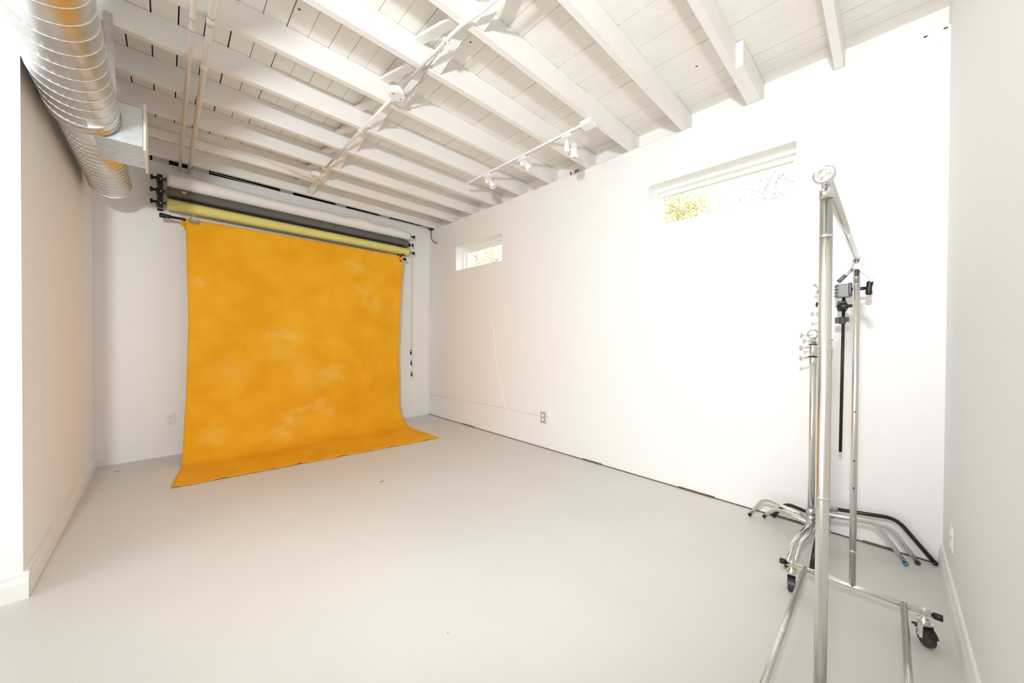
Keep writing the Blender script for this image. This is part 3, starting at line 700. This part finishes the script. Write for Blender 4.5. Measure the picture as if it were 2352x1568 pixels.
for x in (XN, XF):
    r_ = put('base_rail', MB().tube([(x, -.165, .139), (x, .380, .137)], RT, 18), M_chrome, rk)
    put('end_cap', MB().lathe((x, .372, .137), (0, 1, 0), [(0, .0142), (.022, .0142), (.025, .012)], 16), M_black, r_)
    put('end_cap', MB().lathe((x, -.157, .139), (0, -1, 0), [(0, .0142), (.022, .0142), (.025, .012)], 16), M_black, r_)
for y in (.288, -.066):
    s_ = put('side_bar', MB().tube([(XN, y, .142), (XF, y, .142)], .0118, 16), M_steel, rk)
    put('joint_ring', MB().lathe((1.83, y, .142), (1, 0, 0), [(0, .0122), (.002, .0132), (.02, .0132), (.022, .0122)], 16), M_chrome, s_)
def caster(x, y, a):
    Mx = Matrix.Translation((x, y, 0)) @ Matrix.Rotation(a, 4, 'Z')
    V = lambda *q: Mx @ Vector(q)
    D_ = lambda *q: Mx.to_3x3() @ Vector(q)
    # wheel rolls along local x, trails behind the stem
    c = put('caster', MB().lathe(V(0, 0, .098), (0, 0, 1), [(0, .019), (.006, .021), (.012, .021), (.014, .012), (.028, .010), (.056, .009), (.058, .006)], 18)
            .box(-.024, .006, -.0195, -.0178, .034, .10, M=Mx).box(-.024, .006, .0178, .0195, .034, .10, M=Mx).box(-.026, .012, -.0195, .0195, .092, .101, M=Mx), M_chrome, rk)
    put('wheel', MB().lathe(V(-.014, -.0165, .039), D_(0, 1, 0), [(0, .027), (.003, .036), (.008, .039), (.025, .039), (.030, .036), (.033, .027)], 26), M_rubber, c)
    hood = MB()
    for i in range(9):
        a0, a1 = PI*(.12+.76*i/9), PI*(.12+.76*(i+1)/9)
        P = []
        for yy in (-.0175, .0175):
            for aa, rr in ((a0, .041), (a1, .041), (a1, .0435), (a0, .0435)): P.append(V(-.014+math.cos(aa)*rr, yy, .039+math.sin(aa)*rr))
        hood.hexa(P)
    put('hood', hood, M_black, c)
    if a > .3: put('brake_lever', MB().hexa([V(.02, -.012, .062), V(.052, -.012, .048), V(.052, .012, .048), V(.02, .012, .062), V(.02, -.012, .072), V(.052, -.012, .058), V(.052, .012, .058), V(.02, .012, .072)]), M_black, c)
    put('axle', MB().lathe(V(-.014, -.024, .039), D_(0, 1, 0), [(0, .006), (.048, .006)], 10), M_chrome, c)
caster(XF, .345, math.radians(8)); caster(XF, -.128, math.radians(30)); caster(XN, .345, math.radians(20)); caster(XN, -.128, math.radians(120))

# clamp hanging on the far end of the rack's top bar
xc = 2.425
sc_ = thing('spring_clamp', 'white spring clamp hanging at the far end of the rack top bar', 'clamp', (xc, YP, 1.62))
put('jaw', MB().tube([(xc, YP+.010, 1.772), (xc, YP+.019, 1.752), (xc, YP+.012, 1.725), (xc, YP-.018, 1.698)], [.004, .008, .010, .010], 10), M_white, sc_)
put('jaw', MB().tube([(xc, YP-.010, 1.772), (xc, YP-.020, 1.752), (xc, YP-.015, 1.725), (xc, YP+.016, 1.698)], [.004, .008, .012, .012], 10), M_white, sc_)
put('handle', MB().tube([(xc, YP+.012, 1.70), (xc, YP+.042, 1.668), (xc, YP+.058, 1.645)], [.007, .008, .007], 10), M_steel, sc_)
put('handle_grip', MB().tube([(xc, YP+.038, 1.672), (xc, YP+.066, 1.640)], [.0095, .0095], 10), mat('grey_grip', (.12, .12, .12), .5), sc_)
put('handle', MB().tube([(xc, YP-.012, 1.705), (xc, YP-.032, 1.68), (xc, YP-.048, 1.655), (xc, YP-.054, 1.630)], [.012, .014, .010, .007], 10), M_white, sc_)
put('spring', MB().lathe((xc-.014, YP-.002, 1.708), (1, 0, 0), [(0, .012), (.028, .012)], 14), M_steel, sc_)

# ------------------------------------------------------------------ C-stands
def tknob(mb, o, d, l=.05, r=.005):
    o = Vector(o); d = Vector(d).normalized(); e = o+d*l; n = d.orthogonal().normalized(); n = Vector((0, 0, 1)) if abs(d.z) < .7 else n
    mb.tube([o, e], r, 8); mb.tube([e-n*.016-d*.004, e, e+n*.016-d*.004], [.004, .006, .004], 8)
def griphead(t, c, m, ax=(1, 0, 0), kd=(0, 1, 0)):
    c = Vector(c); a = Vector(ax).normalized()
    g = put('grip_head', MB().lathe(c-a*.034, a, [(0, .020), (.003, .029), (.014, .029), (.016, .024), (.019, .024), (.021, .031), (.033, .031), (.035, .024), (.038, .024), (.040, .029), (.052, .029), (.056, .020), (.068, .017)], 24)
            .lathe(c-Vector((0, 0, .055)), (0, 0, 1), [(0, .015), (.045, .015)], 14), m, t)
    mb = MB(); tknob(mb, c-a*.03+Vector((0, 0, -.004)), kd, .062, .006); tknob(mb, c-Vector((0, 0, .04)), kd, .05, .005)
    put('t_knob', mb, M_chrome, g)
def cstand(lab, c, legs, legm, colm, zcol, zris, sleeves, knobs, rc=.0172):
    x, y = c
    t = thing('light_stand', lab, 'light stand', (x, y, 0), 'nested light stands')
    put('column', MB().tube([(x, y, .085), (x, y, zcol)], rc, 18), colm, t)
    if zris > zcol: put('riser', MB().tube([(x, y, zcol-.01), (x, y, zris)], rc*.68, 14), colm, t)
    for z0, z1 in sleeves:
        s_ = put('sleeve', MB().lathe((x, y, z0), (0, 0, 1), [(0, rc+.001), (.004, rc+.005), (z1-z0-.004, rc+.005), (z1-z0, rc+.001)], 20), M_chrome, t)
        for z in (z1-.002,): put('ring', MB().lathe((x, y, z), (0, 0, 1), [(0, rc+.0056), (.006, rc+.0056)], 20), M_dark, s_)
    for z in knobs:
        mb = MB(); tknob(mb, (x, y+rc, z), (-.25, 1, -.18), .052); put('t_knob', mb, M_chrome, t)
    for (fx, fy, re, ze, za, tipm) in legs:
        v = Vector((fx-x, fy-y, 0)); r = v.length; v.normalize()
        P0 = Vector((x, y, za))+v*.02; E = Vector((x, y, ze))+v*re; Fp = Vector((fx, fy, .012))
        # rounded elbow
        a = E+(P0-E).normalized()*min(.06, (P0-E).length*.5); b = E+(Fp-E).normalized()*min(.06, (Fp-E).length*.45)
        pts = [P0, a]+[a*(1-s)**2+E*2*s*(1-s)+b*s*s for s in (.2, .4, .6, .8)]+[b, Fp]
        lg = put('leg', MB().tube(pts, .0118, 14), legm, t)
        dd = (Fp-b).normalized(); put('foot_tip', MB().lathe(Fp-dd*.012, dd, [(0, .0126), (.016, .0126), (.019, .010)], 14), tipm, lg)
        # clamp casting that carries this leg
        put('leg_clamp', MB().lathe((x, y, za-.026), (0, 0, 1), [(0, rc+.004), (.004, rc+.009), (.046, rc+.009), (.05, rc+.004)], 18)
            .tube([Vector((x, y, za)), Vector((x, y, za))+v*.055], [.019, .0165], 14).ball(Vector((x, y, za+.006))+v*.012, .022, 12, 8), M_cast if legm != M_blackmetal else M_cast, t)
    put('hub_base', MB().lathe((x, y, .075), (0, 0, 1), [(0, .012), (.006, .02), (.03, .022), (.034, rc)], 16), M_cast, t)
    return t
def leg(c, f, s, ze, za, tip):
    d = math.hypot(f[0]-c[0], f[1]-c[1]); return (f[0], f[1], d*s, ze, za, tip)
S1, S2, S3 = (3.054, .334), (3.098, .281), (3.15, .263)
st1 = cstand('chrome light stand with the lowest top of the three, frontmost', S1,
    [leg(S1, (3.222, .714), .756, .181, .182, M_dark), leg(S1, (3.198, -.092), .702, .229, .226, M_blue), (2.645, .396, .315, .128, .150, M_dark)], M_chrome, M_steel, 1.335, 1.38, [(1.185, 1.24), (1.245, 1.32)], (1.305, 1.24))
griphead(st1, (S1[0], S1[1], 1.388), M_chrome, (1, 0, 0), (-.2, 1, -.1))
put('arm_stub', MB().tube([(S1[0]-.02, S1[1]-.01, 1.375), (S1[0]-.02, S1[1]-.09, 1.372)], .010, 10), M_chrome, st1)
st2 = cstand('taller chrome light stand just behind the short chrome one', S2,
    [leg(S2, (3.271, .632), .792, .113, .118, M_dark), leg(S2, (3.264, -.143), .723, .204, .210, M_dark), (2.68, .368, .346, .126, .165, M_dark)], M_chrome, M_steel, 1.36, 1.66, [(1.30, 1.37), (1.50, 1.55)], (1.53,))
griphead(st2, (S2[0], S2[1]+.01, 1.668), M_chrome, (1, 0, 0), (-.1, .6, .7))
mb = MB(); tknob(mb, (S2[0]-.01, S2[1]+.02, 1.60), (.1, .6, -.5), .03); put('t_knob', mb, M_blackmetal, st2)
st3 = cstand('light stand with black legs nearest the right wall', S3,
    [leg(S3, (3.335, .584), .753, .150, .160, M_black), leg(S3, (3.335, -.215), .66, .245, .243, M_black), (2.735, .292, .31, .135, .20, M_black)], M_blackmetal, M_blackmetal, 1.35, 1.60, [(1.29, 1.35)], (), rc=.0125)

# boom arm hanging from the black stand's head
ba = thing('grip_arm', 'black grip arm hanging upright behind the rack with a T handle', 'grip arm', (3.125, .2, .634))
xa, ya = 3.125, .201
put('rod', MB().tube([(xa, ya-.001, .634), (xa-.002, ya-.008, 1.69)], .0085, 12), M_black, ba)
hd = put('clamp_block', MB().box(xa-.028, xa+.028, ya-.042, ya+.030, 1.622, 1.708, bev=.006, seg=2), mat('grey_casting', (.20, .20, .21), .4), ba)
put('clamp_collar', MB().box(xa-.031, xa+.031, ya-.046, ya-.030, 1.63, 1.712, bev=.003), M_black, ba)
for i in range(4): put('rib', MB().box(xa-.030, xa+.030, ya+.016, ya+.036, 1.626+i*.021, 1.638+i*.021, bev=.002), M_black, hd)
tb = put('handle_shaft', MB().tube([(xa, ya-.04, 1.672), (xa-.01, ya-.115, 1.672)], .0105, 12), M_black, ba)
put('t_handle', MB().tube([(xa-.012, ya-.119, 1.630), (xa-.012, ya-.121, 1.640), (xa-.012, ya-.122, 1.672), (xa-.012, ya-.125, 1.704), (xa-.012, ya-.124, 1.714)], [.012, .0165, .013, .0165, .012], 14), M_black, tb)
put('knob', MB().lathe((xa-.018, ya-.005, 1.565), (-.6, -.8, 0), [(-.03, .012), (-.02, .024), (.014, .026), (.02, .018), (.034, .010), (.05, .010)], 16).box(xa-.018, xa+.018, ya-.022, ya+.022, 1.535, 1.60, bev=.004), M_black, ba)
put('tape_wrap', MB().lathe((xa, ya-.003, 1.455), (0, 0, 1), [(0, .013), (.003, .016), (.042, .016), (.045, .013)], 14).box(xa-.002, xa+.002, ya, ya+.034, 1.458, 1.496).box(xa-.002, xa+.002, ya-.034, ya, 1.468, 1.498), M_tape, ba)
